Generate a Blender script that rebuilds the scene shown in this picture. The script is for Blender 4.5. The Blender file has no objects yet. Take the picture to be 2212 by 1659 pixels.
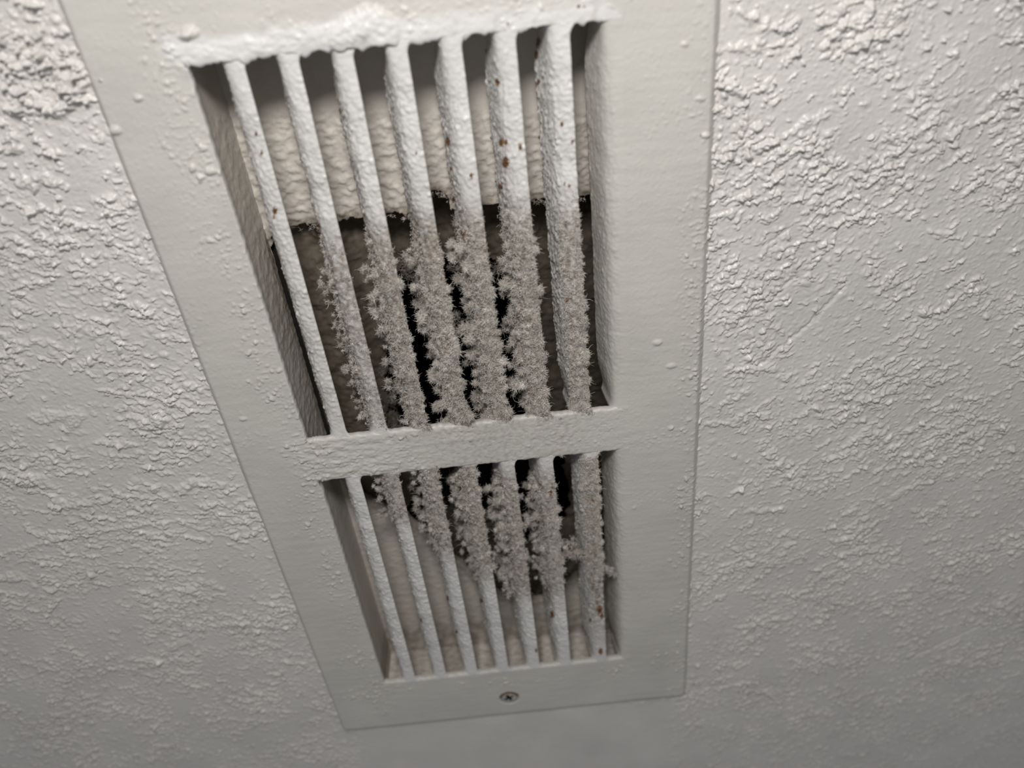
import bpy, math
import numpy as np
from mathutils import Matrix, Vector

# ------------------------------------------------------------------ camera, world, lamp, exposure
MM = 0.001
ZUP = 2.0                       # the grille sits high on a wall; plate coordinates are mm, Z measured from the camera foot
F, CX, CY = 1750.0, 1140.0, 829.5
DIST = 190.0                    # mm from the lens to the plane of the face plate
VP = (1393.0, 3239.0)           # where the blades' direction converges
scene = bpy.context.scene

_d = np.array([VP[0] - CX, -(VP[1] - CY), -F]); _d /= np.linalg.norm(_d)
UP = -_d
UU = np.array([UP[1], -UP[0], 0.0]); UU /= np.linalg.norm(UU)
NN = np.cross(UU, UP)

cam_data = bpy.data.cameras.new('camera')
cam = bpy.data.objects.new('camera', cam_data)
scene.collection.objects.link(cam)
cam_data.sensor_fit = 'HORIZONTAL'
cam_data.sensor_width = 36.0
cam_data.lens = F / 2212.0 * 36.0
cam_data.shift_x = -(CX - 1106.0) / 2212.0
cam_data.clip_start = 0.005
cam_data.clip_end = 20.0
R = Matrix((UU, -NN, UP)).to_4x4()
cam.matrix_world = Matrix.Translation((0, -DIST * MM, ZUP)) @ R
cam_data.dof.use_dof = True
cam_data.dof.focus_distance = 0.236
cam_data.dof.aperture_fstop = 9.0
scene.camera = cam

world = bpy.data.worlds.new('world')
scene.world = world
world.use_nodes = True
world.node_tree.nodes['Background'].inputs[0].default_value = (0.97, 0.98, 1.0, 1)
world.node_tree.nodes['Background'].inputs[1].default_value = 0.21

lamp_data = bpy.data.lights.new('phone_torch', 'AREA')
lamp_data.shape = 'DISK'
lamp_data.size = 0.055
lamp_data.energy = 0.70
lamp_data.color = (1.0, 0.972, 0.945)
lamp = bpy.data.objects.new('phone_torch', lamp_data)
scene.collection.objects.link(lamp)
lamp.location = (-0.008, -0.185, ZUP + 0.105)
lamp.rotation_euler = (Vector((0.0, 0.0, ZUP - 0.13)) - lamp.location).to_track_quat('-Z', 'Y').to_euler()

scene.view_settings.view_transform = 'Standard'
scene.view_settings.look = 'None'
scene.view_settings.gamma = 1.0
scene.view_settings.use_curve_mapping = False
scene.view_settings.exposure = 0.0

# ------------------------------------------------------------------ helpers
rng = np.random.default_rng(7)
_RAY_C = np.array([CX, CY])


def P(px, py, depth=0.0):
    """Pixel -> (X, Z) in mm on the plane `depth` mm behind the face plate (array friendly)."""
    px = np.asarray(px, float); py = np.asarray(py, float)
    rx, ry = px - CX, -(py - CY)
    den = -(rx * NN[0] + ry * NN[1] - F * NN[2])
    t = (DIST + depth) / den
    return t * (rx * UU[0] + ry * UU[1] - F * UU[2]), t * (rx * UP[0] + ry * UP[1] - F * UP[2])


def pix(X, Y, Z):
    """(X, Y, Z) mm -> pixel."""
    v = np.stack([np.asarray(X, float) + 0 * np.asarray(Z, float), np.asarray(Y, float) + DIST + 0 * np.asarray(Z, float), np.asarray(Z, float)], -1)
    c = v @ np.stack([UU, -NN, UP])
    return CX + F * c[..., 0] / -c[..., 2], CY - F * c[..., 1] / -c[..., 2]


def _hash(ix, iy, seed):
    h = (ix.astype(np.int64) * 374761393 + iy.astype(np.int64) * 668265263 + seed * 974634541) & 0xFFFFFFFF
    h = ((h ^ (h >> 13)) * 1274126177) & 0xFFFFFFFF
    h = ((h ^ (h >> 16)) * 2246822519) & 0xFFFFFFFF
    return ((h ^ (h >> 15)) & 0xFFFFFF).astype(np.float32) / float(0xFFFFFF)


def perlin(x, y, seed=0):
    x = np.asarray(x, np.float32); y = np.asarray(y, np.float32)
    xi = np.floor(x); yi = np.floor(y)
    xf = x - xi; yf = y - yi
    xi = xi.astype(np.int64); yi = yi.astype(np.int64)
    u = xf * xf * xf * (xf * (xf * 6 - 15) + 10); v = yf * yf * yf * (yf * (yf * 6 - 15) + 10)

    def g(dx, dy):
        a = _hash(xi + dx, yi + dy, seed) * (2 * np.pi)
        return np.cos(a) * (xf - dx) + np.sin(a) * (yf - dy)
    n0 = g(0, 0) * (1 - u) + g(1, 0) * u
    n1 = g(0, 1) * (1 - u) + g(1, 1) * u
    return (n0 * (1 - v) + n1 * v) * 1.5


def fbm(x, y, seed=0, octaves=3, gain=0.5):
    a, s, out = 1.0, 1.0, 0.0
    for o in range(octaves):
        out = out + a * perlin(x * s, y * s, seed + 17 * o)
        a *= gain; s *= 2.03
    return out


def sstep(a, b, x):
    t = np.clip((x - a) / (b - a), 0, 1)
    return t * t * (3 - 2 * t)


def dots(x, y, size, prob, rmin, rmax, seed, aspect=1.0):
    """Height field of scattered round droplets: 0..1 times their relative size."""
    gx = x / size; gy = y / size
    ix = np.floor(gx).astype(np.int64); iy = np.floor(gy).astype(np.int64)
    out = np.zeros(np.shape(x), np.float32)
    for dx in (-1, 0, 1):
        for dy in (-1, 0, 1):
            cx, cy = ix + dx, iy + dy
            on = _hash(cx, cy, seed + 3) < prob
            px = (cx + 0.15 + 0.7 * _hash(cx, cy, seed)) * size
            py = (cy + 0.15 + 0.7 * _hash(cx, cy, seed + 1)) * size
            r = rmin + (rmax - rmin) * _hash(cx, cy, seed + 2) ** 2
            d2 = ((x - px) ** 2 + ((y - py) * aspect) ** 2) / (r * r)
            out = np.maximum(out, np.where(on, np.clip(1 - d2, 0, 1) ** 0.6 * (r / rmax), 0).astype(np.float32))
    return out


def polydist(x, y, pts):
    best = np.full(np.shape(x), 1e9, np.float32)
    for (x0, y0), (x1, y1) in zip(pts[:-1], pts[1:]):
        dx, dy = x1 - x0, y1 - y0
        t = np.clip(((x - x0) * dx + (y - y0) * dy) / (dx * dx + dy * dy + 1e-9), 0, 1)
        best = np.minimum(best, (x - x0 - t * dx) ** 2 + (y - y0 - t * dy) ** 2)
    return np.sqrt(best)


def inpoly(x, y, poly):
    c = np.zeros(np.shape(x), bool)
    n = len(poly); j = n - 1
    for i in range(n):
        xi, yi = poly[i]; xj, yj = poly[j]
        if yi != yj:
            c ^= ((yi > y) != (yj > y)) & (x < (xj - xi) * (y - yi) / (yj - yi) + xi)
        j = i
    return c


def mesh_from(name, V, quads=None, tris=None, mats=(), parent=None, attrs=None, matidx=None, smooth=True):
    """V in mm (X, Y depth, Z) -> one linked mesh object."""
    me = bpy.data.meshes.new(name)
    V = np.asarray(V, np.float32).reshape(-1, 3) * MM
    V = V + np.array([0, 0, ZUP], np.float32)
    nq = 0 if quads is None else len(quads); nt = 0 if tris is None else len(tris)
    loops = []
    if nq: loops.append(np.asarray(quads, np.int32).ravel())
    if nt: loops.append(np.asarray(tris, np.int32).ravel())
    loops = np.concatenate(loops)
    me.vertices.add(len(V)); me.loops.add(len(loops)); me.polygons.add(nq + nt)
    me.vertices.foreach_set('co', V.ravel())
    me.loops.foreach_set('vertex_index', loops)
    starts = np.concatenate([np.arange(nq) * 4, nq * 4 + np.arange(nt) * 3]).astype(np.int32)
    me.polygons.foreach_set('loop_start', starts)
    me.polygons.foreach_set('use_smooth', np.full(nq + nt, smooth, bool))
    if matidx is not None:
        me.polygons.foreach_set('material_index', np.asarray(matidx, np.int32))
    for m in mats: me.materials.append(m)
    for k, a in (attrs or {}).items():
        at = me.attributes.new(k, 'FLOAT', 'POINT')
        at.data.foreach_set('value', np.asarray(a, np.float32).ravel())
    me.update(calc_edges=True)
    o = bpy.data.objects.new(name, me)
    scene.collection.objects.link(o)
    if parent is not None:
        o.parent = parent
        o.matrix_parent_inverse = Matrix.Identity(4)
        inv = np.array(parent.matrix_world.translation if parent.parent is None else root_loc(parent))
        me.transform(Matrix.Translation(-Vector(inv)))
    return o


def root_loc(o):
    while o.parent is not None: o = o.parent
    return o.location


def grid_quads(nx, nz, keep=None):
    """Index quads of an nz x nx grid (row-major rows = z), facing -Y when z descends along rows."""
    i = np.arange(nz * nx).reshape(nz, nx)
    q = np.stack([i[1:, :-1], i[1:, 1:], i[:-1, 1:], i[:-1, :-1]], -1)
    if keep is not None: q = q[keep]
    return q.reshape(-1, 4)


def compact(V, Q, attrs=None):
    used = np.zeros(len(V), bool); used[Q.ravel()] = True
    m = np.cumsum(used) - 1
    return V[used], m[Q], {k: np.asarray(a).ravel()[used] for k, a in (attrs or {}).items()}


def boundary_edges(Q):
    e = np.concatenate([Q[:, [0, 1]], Q[:, [1, 2]], Q[:, [2, 3]], Q[:, [3, 0]]])
    key = np.sort(e, 1)
    k = key[:, 0].astype(np.int64) * (Q.max() + 1) + key[:, 1]
    _, idx, cnt = np.unique(k, return_index=True, return_counts=True)
    return e[idx[cnt == 1]]


def tag(o, label=None, cat=None, kind=None, group=None):
    if label: o['label'] = label
    if cat: o['category'] = cat
    if kind: o['kind'] = kind
    if group: o['group'] = group
    return o


# ------------------------------------------------------------------ materials
def nodes_of(name):
    m = bpy.data.materials.new(name); m.use_nodes = True
    nt = m.node_tree
    return m, nt, nt.nodes['Principled BSDF']


def ramp(nt, stops):
    r = nt.nodes.new('ShaderNodeValToRGB')
    e = r.color_ramp.elements
    while len(e) < len(stops): e.new(0.5)
    for el, (p, c) in zip(e, stops):
        el.position = p; el.color = (*c, 1)
    return r


def mix(nt, fac, a, b):
    m = nt.nodes.new('ShaderNodeMix'); m.data_type = 'RGBA'
    for sock, v in ((m.inputs[0], fac), (m.inputs[6], a), (m.inputs[7], b)):
        if isinstance(v, bpy.types.NodeSocket): nt.links.new(v, sock)
        elif isinstance(v, (int, float)): sock.default_value = v
        else: sock.default_value = (*v, 1)
    return m.outputs[2]


def paint(name, base, rough=0.5, bump_scale=900.0, bump=0.12, dirt=True, spec=0.35, mottled=0.06):
    m, nt, b = nodes_of(name)
    tc = nt.nodes.new('ShaderNodeTexCoord')
    n = nt.nodes.new('ShaderNodeTexNoise'); n.inputs['Scale'].default_value = bump_scale; n.inputs['Detail'].default_value = 4
    nt.links.new(tc.outputs['Object'], n.inputs['Vector'])
    bp = nt.nodes.new('ShaderNodeBump'); bp.inputs['Strength'].default_value = bump; bp.inputs['Distance'].default_value = 0.0006
    nt.links.new(n.outputs['Fac'], bp.inputs['Height']); nt.links.new(bp.outputs['Normal'], b.inputs['Normal'])
    n2 = nt.nodes.new('ShaderNodeTexNoise'); n2.inputs['Scale'].default_value = 45; n2.inputs['Detail'].default_value = 5
    nt.links.new(tc.outputs['Object'], n2.inputs['Vector'])
    lo = tuple(c * (1 - mottled) for c in base); hi = tuple(min(1, c * (1 + mottled)) for c in base)
    r = ramp(nt, [(0.3, lo), (0.7, hi)])
    nt.links.new(n2.outputs['Fac'], r.inputs[0])
    col = r.outputs[0]
    if dirt:
        ad = nt.nodes.new('ShaderNodeAttribute'); ad.attribute_name = 'dust'
        n3 = nt.nodes.new('ShaderNodeTexNoise'); n3.inputs['Scale'].default_value = 700; n3.inputs['Detail'].default_value = 5
        nt.links.new(tc.outputs['Object'], n3.inputs['Vector'])
        dr = ramp(nt, [(0.3, (0.12, 0.095, 0.072)), (0.72, (0.40, 0.345, 0.29))])
        nt.links.new(n3.outputs['Fac'], dr.inputs[0])
        col = mix(nt, ad.outputs['Fac'], col, dr.outputs[0])
        af = nt.nodes.new('ShaderNodeAttribute'); af.attribute_name = 'whiter'
        col = mix(nt, af.outputs['Fac'], col, (0.70, 0.69, 0.68))
        ar = nt.nodes.new('ShaderNodeAttribute'); ar.attribute_name = 'rust'
        rr = ramp(nt, [(0.35, (0.06, 0.025, 0.010)), (0.72, (0.33, 0.155, 0.045))])
        n4 = nt.nodes.new('ShaderNodeTexNoise'); n4.inputs['Scale'].default_value = 900
        nt.links.new(tc.outputs['Object'], n4.inputs['Vector']); nt.links.new(n4.outputs['Fac'], rr.inputs[0])
        col = mix(nt, ar.outputs['Fac'], col, rr.outputs[0])
        mr = nt.nodes.new('ShaderNodeMapRange'); mr.inputs[3].default_value = rough; mr.inputs[4].default_value = 0.95
        nt.links.new(ad.outputs['Fac'], mr.inputs[0]); nt.links.new(mr.outputs[0], b.inputs['Roughness'])
    else:
        b.inputs['Roughness'].default_value = rough
    nt.links.new(col, b.inputs['Base Color'])
    b.inputs['Specular IOR Level'].default_value = spec
    return m


M_WALL = paint('wall_paint', (0.66, 0.635, 0.605), rough=0.36, bump_scale=1500, bump=0.10, dirt=False, spec=0.5)
M_PLATE = paint('grille_paint', (0.575, 0.555, 0.515), rough=0.42, bump_scale=1300, bump=0.10)
M_BLADE = paint('blade_paint', (0.68, 0.665, 0.645), rough=0.34, bump_scale=1300, bump=0.22, spec=0.5)
M_CAVITY = paint('cavity_paint', (0.58, 0.54, 0.485), rough=0.6, bump_scale=1100, bump=0.15)


def simple(name, col, rough=0.8, metal=0.0, spec=0.3):
    m, nt, b = nodes_of(name)
    tc = nt.nodes.new('ShaderNodeTexCoord')
    n = nt.nodes.new('ShaderNodeTexNoise'); n.inputs['Scale'].default_value = 400; n.inputs['Detail'].default_value = 4
    nt.links.new(tc.outputs['Object'], n.inputs['Vector'])
    r = ramp(nt, [(0.3, tuple(c * 0.75 for c in col)), (0.7, tuple(min(1, c * 1.2) for c in col))])
    nt.links.new(n.outputs['Fac'], r.inputs[0]); nt.links.new(r.outputs[0], b.inputs['Base Color'])
    b.inputs['Roughness'].default_value = rough; b.inputs['Metallic'].default_value = metal
    b.inputs['Specular IOR Level'].default_value = spec
    return m


M_DUCT = simple('duct_unlit', (0.012, 0.011, 0.010), 0.9)  # near-black stands in for shade: the deep metal duct is simply unlit
M_LINER = simple('duct_liner_dust', (0.14, 0.118, 0.092), 1.0, spec=0.05)
M_STEEL = simple('screw_steel', (0.46, 0.46, 0.45), 0.4, metal=0.4)
M_RECESS = simple('screw_recess', (0.015, 0.013, 0.012), 0.9)  # near-black faces of the cross recess
M_RUST_SHADE = simple('screw_rust_shade', (0.16, 0.075, 0.04), 0.85)  # rust brown with the countersink's shadow put into the colour, upper rim only

m, nt, b = nodes_of('lint'); M_LINT = m
at = nt.nodes.new('ShaderNodeAttribute'); at.attribute_name = 'tone'
r = ramp(nt, [(0.0, (0.14, 0.117, 0.095)), (0.42, (0.50, 0.455, 0.405)), (1.0, (0.90, 0.86, 0.80))])
nt.links.new(at.outputs['Fac'], r.inputs[0]); nt.links.new(r.outputs[0], b.inputs['Base Color'])
b.inputs['Roughness'].default_value = 1.0; b.inputs['Specular IOR Level'].default_value = 0.05

# ------------------------------------------------------------------ dimensions (mm)
XL, PITCH = -67.6, 12.08
XF = XL + 8 * PITCH            # tangent of the folded right edge
ZT0, ZT1 = -41.0, -150.2       # upper opening
ZB0, ZB1 = -165.3, -272.9      # lower opening
RL, RR, RT, RB = -91.0, 51.9, -12.0, -303.0   # rim of the face plate
YW = 2.2                        # wall surface
YB = 24.0                       # back of the cavity


def lump_noise(x, z, s, seed):
    return fbm(x / s, z / s, seed, 3)


# ------------------------------------------------------------------ wall
def axis(fine0, fine1, step0, step1, lo, hi):
    v = [fine0]
    while v[-1] < fine1:
        t = (v[-1] - fine0) / (fine1 - fine0)
        v.append(v[-1] + step0 + (step1 - step0) * t)
    a = [v[0]]; st = step0
    while a[-1] > lo: st *= 1.05; a.append(a[-1] - st)
    c = [v[-1]]; st = step1
    while c[-1] < hi: st *= 1.05; c.append(c[-1] + st)
    return np.array(a[:0:-1] + v + c[1:])


def knockdown(X, Z):
    """Heights (mm) of brushed, lumpy paint: streaks, ridges, droplets and orange peel."""
    wx = X + 1.3 * perlin(X / 4.2, Z / 4.2, 1) + 0.35 * perlin(X / 1.3, Z / 1.3, 9)
    wz = Z + 1.3 * perlin(X / 4.2, Z / 4.2, 2) + 0.35 * perlin(X / 1.3, Z / 1.3, 10)
    right = sstep(-25, 25, X)
    dens = perlin(X / 24, Z / 24, 5) + 0.6 * perlin(X / 9, Z / 9, 6)
    big = small = peel = 0
    for ang, wgt in ((math.radians(33), right), (math.radians(-17), 1 - right)):
        ca, sa = math.cos(ang), math.sin(ang)
        al = wx * ca + wz * sa; ac = -wx * sa + wz * ca
        n = fbm(al / 6.2, ac / 2.7, 8, 3, 0.55)
        bg = np.clip((n - (0.42 - 0.42 * dens)) / 0.24, 0, 1) ** 0.7
        n2 = fbm(al / 2.8, ac / 1.4, 31, 2, 0.5)
        sm = np.clip((n2 - (0.40 - 0.42 * dens)) / 0.28, 0, 1) ** 0.8
        big = big + wgt * bg; small = small + wgt * sm
        peel = peel + wgt * 0.05 * perlin(al / 2.4, ac / 0.7, 52)
    crumb = np.clip(0.75 + 0.75 * fbm(X / 1.1, Z / 0.9, 55, 2), 0.2, 1.6)
    big = big * crumb
    dm = sstep(-0.45, 0.35, dens)
    d1 = dots(wx, wz, 2.6, 0.62, 0.4, 1.2, 41) * (0.3 + 0.7 * dm)
    d2 = np.maximum(dots(wx, wz, 1.3, 0.6, 0.25, 0.6, 47), dots(X + 40, Z, 0.8, 0.3, 0.16, 0.3, 49) * 0.6) * (0.2 + 0.8 * dm)
    peel = peel + 0.05 * perlin(X / 0.9, Z / 0.9, 51)
    low = 0.25 * perlin(X / 30, Z / 30, 53)
    return low, big, small, d1, d2, peel


def px_line(H, X, Z, pts, r, h, depth, power=1.0, rough=0.6):
    q = np.array([P(a, b_, depth) for a, b_ in pts])
    lo = q.min(0) - 3 * r; hi = q.max(0) + 3 * r
    zi = np.where((Z[:, 0] >= lo[1]) & (Z[:, 0] <= hi[1]))[0]; xi = np.where((X[0] >= lo[0]) & (X[0] <= hi[0]))[0]
    if not len(zi) or not len(xi): return
    sl = (slice(zi[0], zi[-1] + 1), slice(xi[0], xi[-1] + 1))
    x, z = X[sl], Z[sl]
    d = polydist(x + 0.5 * perlin(x / 1.3, z / 1.3, 77) + 0.8 * r * perlin(x / 3, z / 3, 75), z + 0.5 * perlin(x / 1.3, z / 1.3, 78) + 0.8 * r * perlin(x / 3, z / 3, 76), q)
    H[sl] += h * np.clip(1 - (d / r) ** 2, 0, 1) ** power * (1 + rough * perlin(x / 0.8, z / 0.8, 79))


xs = axis(-232, 228, 0.31, 0.31, -700, 700)
zs = -axis(18, 402, 0.27, 0.46, -500, 900)
WX, WZ = np.meshgrid(xs, zs)
WX = WX.astype(np.float32); WZ = WZ.astype(np.float32)
low, big, small, d1, d2, peel = knockdown(WX, WZ)
# how thick the paint stands: heavier towards the top of the wall and beside the plate's upper corners
amp = 0.75 + 0.45 * sstep(-150, -30, WZ)
px_, py_ = pix(WX, YW, WZ)
amp = amp * (1 + 0.8 * np.exp(-(((px_ - 70) / 150) ** 2 + ((py_ - 150) / 170) ** 2)) + 0.55 * np.exp(-(((px_ - 1640) / 90) ** 2 + ((py_ - 110) / 110) ** 2)))
# smooth filler under the plate
soft = sstep(745, 800, px_) * (1 - sstep(1420, 1510, px_)) * sstep(1490, 1530, py_)
soft = np.maximum(soft, 0.75 * sstep(1640, 1700, py_ + 0.06 * px_) * (1 - sstep(-1, 1, px_ * 0)))
amp = amp * (1 - 0.93 * soft)
far = np.maximum(np.maximum(-232 - WX, WX - 228), np.maximum(WZ + 18, -402 - WZ))
amp = amp * (1 - sstep(10, 90, far))
H = low + amp * (0.80 * big + 0.52 * small + 1.1 * d1 + 0.62 * d2) + peel * (1 - 0.4 * soft)
H += 0.5
for pts, r_, h_ in [
    ([(-10, 1201), (120, 1166), (240, 1143), (385, 1126), (455, 1150), (520, 1163)], 0.85, 0.35),
    ([(-10, 766), (35, 765), (45, 740), (115, 742)], 1.1, 0.5),
    ([(75, 905), (170, 895), (150, 925)], 2.2, 0.6), ([(290, 905), (320, 912), (350, 905)], 2.6, 0.75),
    ([(120, 1092), (180, 1086)], 2.4, 0.8), ([(20, 1035), (70, 1030), (100, 1045)], 2.6, 0.75),
    ([(215, 955), (285, 960)], 1.6, 0.6), ([(0, 1250), (50, 1248)], 2.2, 0.8),
    ([(60, 1145), (110, 1162), (140, 1160)], 1.3, 0.55), ([(390, 1060), (420, 1042), (450, 1040)], 1.7, 0.6),
    ([(55, 395), (95, 385), (130, 398)], 1.9, 0.9), ([(140, 720), (200, 705), (205, 722)], 2.0, 0.4),
    ([(95, 235), (130, 225), (165, 190), (180, 175)], 1.9, 1.1), ([(20, 95), (80, 130), (110, 150)], 2.4, 0.9),
    ([(60, 215), (120, 240)], 2.4, 0.8), ([(300, 560), (330, 590)], 1.6, 0.4),
    ([(1580, 100), (1640, 105), (1655, 45), (1600, 30)], 1.1, 0.7), ([(1730, 275), (1770, 255)], 2.0, 0.7),
    ([(1635, 322), (1655, 310), (1680, 305)], 0.9, 0.6), ([(1560, 178), (1600, 195), (1590, 180)], 1.1, 0.7),
    ([(1610, 797), (1640, 795), (1675, 800)], 1.4, 0.5), ([(1530, 915), (1600, 915)], 1.0, 0.6),
    ([(1860, 865), (1900, 850)], 1.8, 0.6), ([(1930, 1075), (1975, 1045), (2010, 1040)], 1.6, 0.55),
    ([(1620, 1105), (1690, 1100)], 1.7, 0.6), ([(1703, 1178), (1710, 1176)], 1.9, 0.7),
    ([(1850, 945), (1880, 930), (1910, 945)], 1.5, 0.5), ([(1670, 1338), (1705, 1335)], 1.5, 0.6),
    ([(1600, 1355), (1635, 1340), (1660, 1352)], 1.3, 0.6), ([(1975, 290), (2010, 265), (2050, 250)], 1.0, 0.4),
    ([(1800, 280), (1760, 310), (1745, 340), (1730, 365)], 0.6, 0.25), ([(2140, 215), (2180, 215), (2212, 205)], 0.7, 0.3),
    ([(2005, 500), (2040, 505), (2060, 495)], 1.0, 0.5), ([(1690, 530), (1650, 545), (1740, 520)], 0.8, 0.35),
    ([(400, 1345), (420, 1400)], 1.8, 0.5), ([(500, 1345), (560, 1350)], 1.6, 0.6), ([(290, 1425), (350, 1430)], 1.8, 0.6),
    ([(370, 1400), (400, 1385)], 2.0, 0.6), ([(390, 1275), (415, 1270)], 2.0, 0.8), ([(460, 1262), (475, 1270)], 1.8, 0.6),
]:
    px_line(H, WX, WZ, pts, r_, h_, YW)
for pts in [[(1640, 790), (1700, 740), (1760, 690), (1830, 610)], [(1950, 1430), (2115, 1352)], [(1660, 540), (1700, 495)], [(1600, 690), (1650, 660), (1720, 600)]]:
    px_line(H, WX, WZ, pts, 0.8, -0.45, YW, rough=0.1)
# hole behind the plate
CAV = (XL - 1.3, XF + 5.0, ZT0 + 8.0, ZB1 - 13.0)
xc = 0.5 * (WX[:-1, :-1] + WX[1:, 1:]); zc = 0.5 * (WZ[:-1, :-1] + WZ[1:, 1:])
keep = ~((xc > CAV[0] - 5) & (xc < CAV[1] + 5) & (zc < CAV[2] + 5) & (zc > CAV[3] - 3))
Q = grid_quads(len(xs), len(zs), keep)
V = np.stack([WX, YW + 0.5 - H, WZ], -1).reshape(-1, 3)
V, Q, _ = compact(V, Q)
wall = tag(mesh_from('wall_back', V, Q, mats=[M_WALL]), kind='structure')
del WX, WZ, H, V, Q, low, big, small, d1, d2, peel, px_, py_, amp, soft, xc, zc, keep

# ------------------------------------------------------------------ cavity behind the grille
parts_V, parts_Q, off = [], [], 0


def patch(Vg, flip=False, keep=None):
    """Append a (rows, cols, 3) patch."""
    global off
    nz, nx = Vg.shape[:2]
    q = grid_quads(nx, nz, keep)
    if flip: q = q[:, ::-1]
    parts_V.append(Vg.reshape(-1, 3)); parts_Q.append(q + off); off += nz * nx


def stucco(a, c, seed, k=1.0):
    return k * (0.55 * np.clip(fbm(a / 3.2, c / 2.2, seed, 4, 0.55), -0.4, 1) + 0.35 * dots(a, c, 2.6, 0.4, 0.3, 1.0, seed + 5))


HOLE = [(588, 515), (600, 500), (622, 491), (700, 482), (760, 474), (850, 462), (905, 460), (917, 425), (940, 412), (966, 425), (972, 455), (1080, 440), (1180, 430), (1275, 424),
        (1330, 430), (1330, 1000), (1318, 1170), (1290, 1215), (1240, 1250), (1200, 1288), (1150, 1302), (1085, 1290), (1040, 1262), (1000, 1222), (950, 1190), (915, 1150), (880, 1118), (840, 1106), (800, 1082), (765, 1062),
        (735, 1010), (700, 980), (668, 860), (640, 770), (612, 650), (596, 590), (588, 545)]
hole = [tuple(map(float, P(a, b_, YB))) for a, b_ in HOLE]
bx = np.arange(CAV[0] - 0.5, CAV[1] + 0.5, 0.36); bz = np.arange(CAV[2] + 0.5, CAV[3] - 0.5, -0.38)
BX, BZ = np.meshgrid(bx, bz)
jx = BX + 0.5 * perlin(BX / 2.2, BZ / 2.2, 91) + 0.15 * perlin(BX / 0.8, BZ / 0.8, 92); jz = BZ + 0.5 * perlin(BX / 2.2, BZ / 2.2, 93) + 0.15 * perlin(BX / 0.8, BZ / 0.8, 94)
_, bpy_ = pix(BX, YB, BZ)
rough_mask = 0.10 + 0.90 * sstep(225, 275, bpy_ + 6 * perlin(BX / 6, BZ / 6, 95)) * (1 - 0.8 * sstep(1000, 1100, bpy_))
hb = stucco(BX, BZ, 101) * rough_mask + 0.1 * perlin(BX / 12, BZ / 12, 100)
ins = inpoly(jx, jz, hole)
kc = ~(ins[:-1, :-1] | ins[1:, 1:] | ins[1:, :-1] | ins[:-1, 1:])
Vb = np.stack([BX, YB - hb, BZ], -1)
patch(Vb, keep=kc)
# ragged thickness of the board round the hole
qb = parts_Q[-1]
e = boundary_edges(qb)
pv = Vb.reshape(-1, 3)
mid = pv[e].mean(1)
inner = (mid[:, 0] > CAV[0] + 0.5) & (mid[:, 0] < CAV[1] - 0.5) & (mid[:, 2] < CAV[2] - 0.5) & (mid[:, 2] > CAV[3] + 0.5)
e = e[inner]
uq, iv = np.unique(e.ravel(), return_inverse=True); iv = iv.reshape(-1, 2)
back = pv[uq] + np.array([0, 3.2, 0])
parts_V.append(back)
parts_Q.append(np.stack([e[:, 1], e[:, 0], off + iv[:, 0], off + iv[:, 1]], -1)); off += len(back)
# side faces of the cavity
ys = np.arange(1.3, YB + 1.2, 0.4)
zz = np.arange(CAV[2], CAV[3], -0.4)
YY, ZZ = np.meshgrid(ys, zz)
_, spy = pix(CAV[0], YY, ZZ)
hl = stucco(YY * 0.8, ZZ * 0.8, 111, 0.28) * (0.15 + 0.85 * sstep(230, 275, spy)) * (1 - 0.6 * sstep(1000, 1100, spy)) * sstep(1.3, 6, YY)
patch(np.stack([CAV[0] + hl, YY, ZZ], -1), flip=True)
patch(np.stack([CAV[1] - 0.2 * stucco(YY, ZZ, 113), YY, ZZ], -1))
xx = np.arange(CAV[0], CAV[1], 0.4)
XX, Y2 = np.meshgrid(xx, ys)
hf = stucco(XX, Y2, 117, 1.2)
patch(np.stack([XX, Y2, CAV[3] + hf], -1))
patch(np.stack([XX, Y2, CAV[2] - 0.2 * hf], -1), flip=True)
V = np.concatenate(parts_V); Q = np.concatenate(parts_Q)
nV = len(V)
_, vpy = pix(V[:, 0], V[:, 1], V[:, 2]); vpx, _ = pix(V[:, 0], V[:, 1], V[:, 2])
dust = 0.10 * sstep(-0.2, 0.5, perlin(V[:, 0] / 5, V[:, 2] / 5, 121)) * sstep(300, 450, vpy) * (1 - sstep(1150, 1250, vpy))
edge_d = polydist(V[:, 0].astype(np.float32), V[:, 2].astype(np.float32), hole + hole[:1])
onback = V[:, 1] > YB - 2.5
dust = np.maximum(dust, 0.9 * sstep(4.0, 0.4, edge_d + 1.2 * perlin(V[:, 0] / 1.5, V[:, 2] / 1.5, 122)) * onback * (1 - 0.4 * sstep(1000, 1080, vpy)))
dust = np.maximum(dust, 0.85 * sstep(YB + 0.2, YB + 1.2, V[:, 1]))
dust = np.maximum(dust, 0.55 * sstep(ZB1 + 6, ZB1 - 1, V[:, 2]) * sstep(-0.5, 0.4, perlin(V[:, 0] / 4, V[:, 2] / 4, 123)))
cav = tag(mesh_from('wall_cavity', V, Q, mats=[M_CAVITY], attrs={'dust': dust, 'rust': np.zeros(nV)}), kind='structure')

# ------------------------------------------------------------------ lint builder
_t = (1 + 5 ** 0.5) / 2
_iv = np.array([(-1, _t, 0), (1, _t, 0), (-1, -_t, 0), (1, -_t, 0), (0, -1, _t), (0, 1, _t), (0, -1, -_t), (0, 1, -_t), (_t, 0, -1), (_t, 0, 1), (-_t, 0, -1), (-_t, 0, 1)], float)
_if = np.array([(0, 11, 5), (0, 5, 1), (0, 1, 7), (0, 7, 10), (0, 10, 11), (1, 5, 9), (5, 11, 4), (11, 10, 2), (10, 7, 6), (7, 1, 8), (3, 9, 4), (3, 4, 2), (3, 2, 6), (3, 6, 8), (3, 8, 9), (4, 9, 5), (2, 4, 11), (6, 2, 10), (8, 6, 7), (9, 8, 1)])


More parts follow.
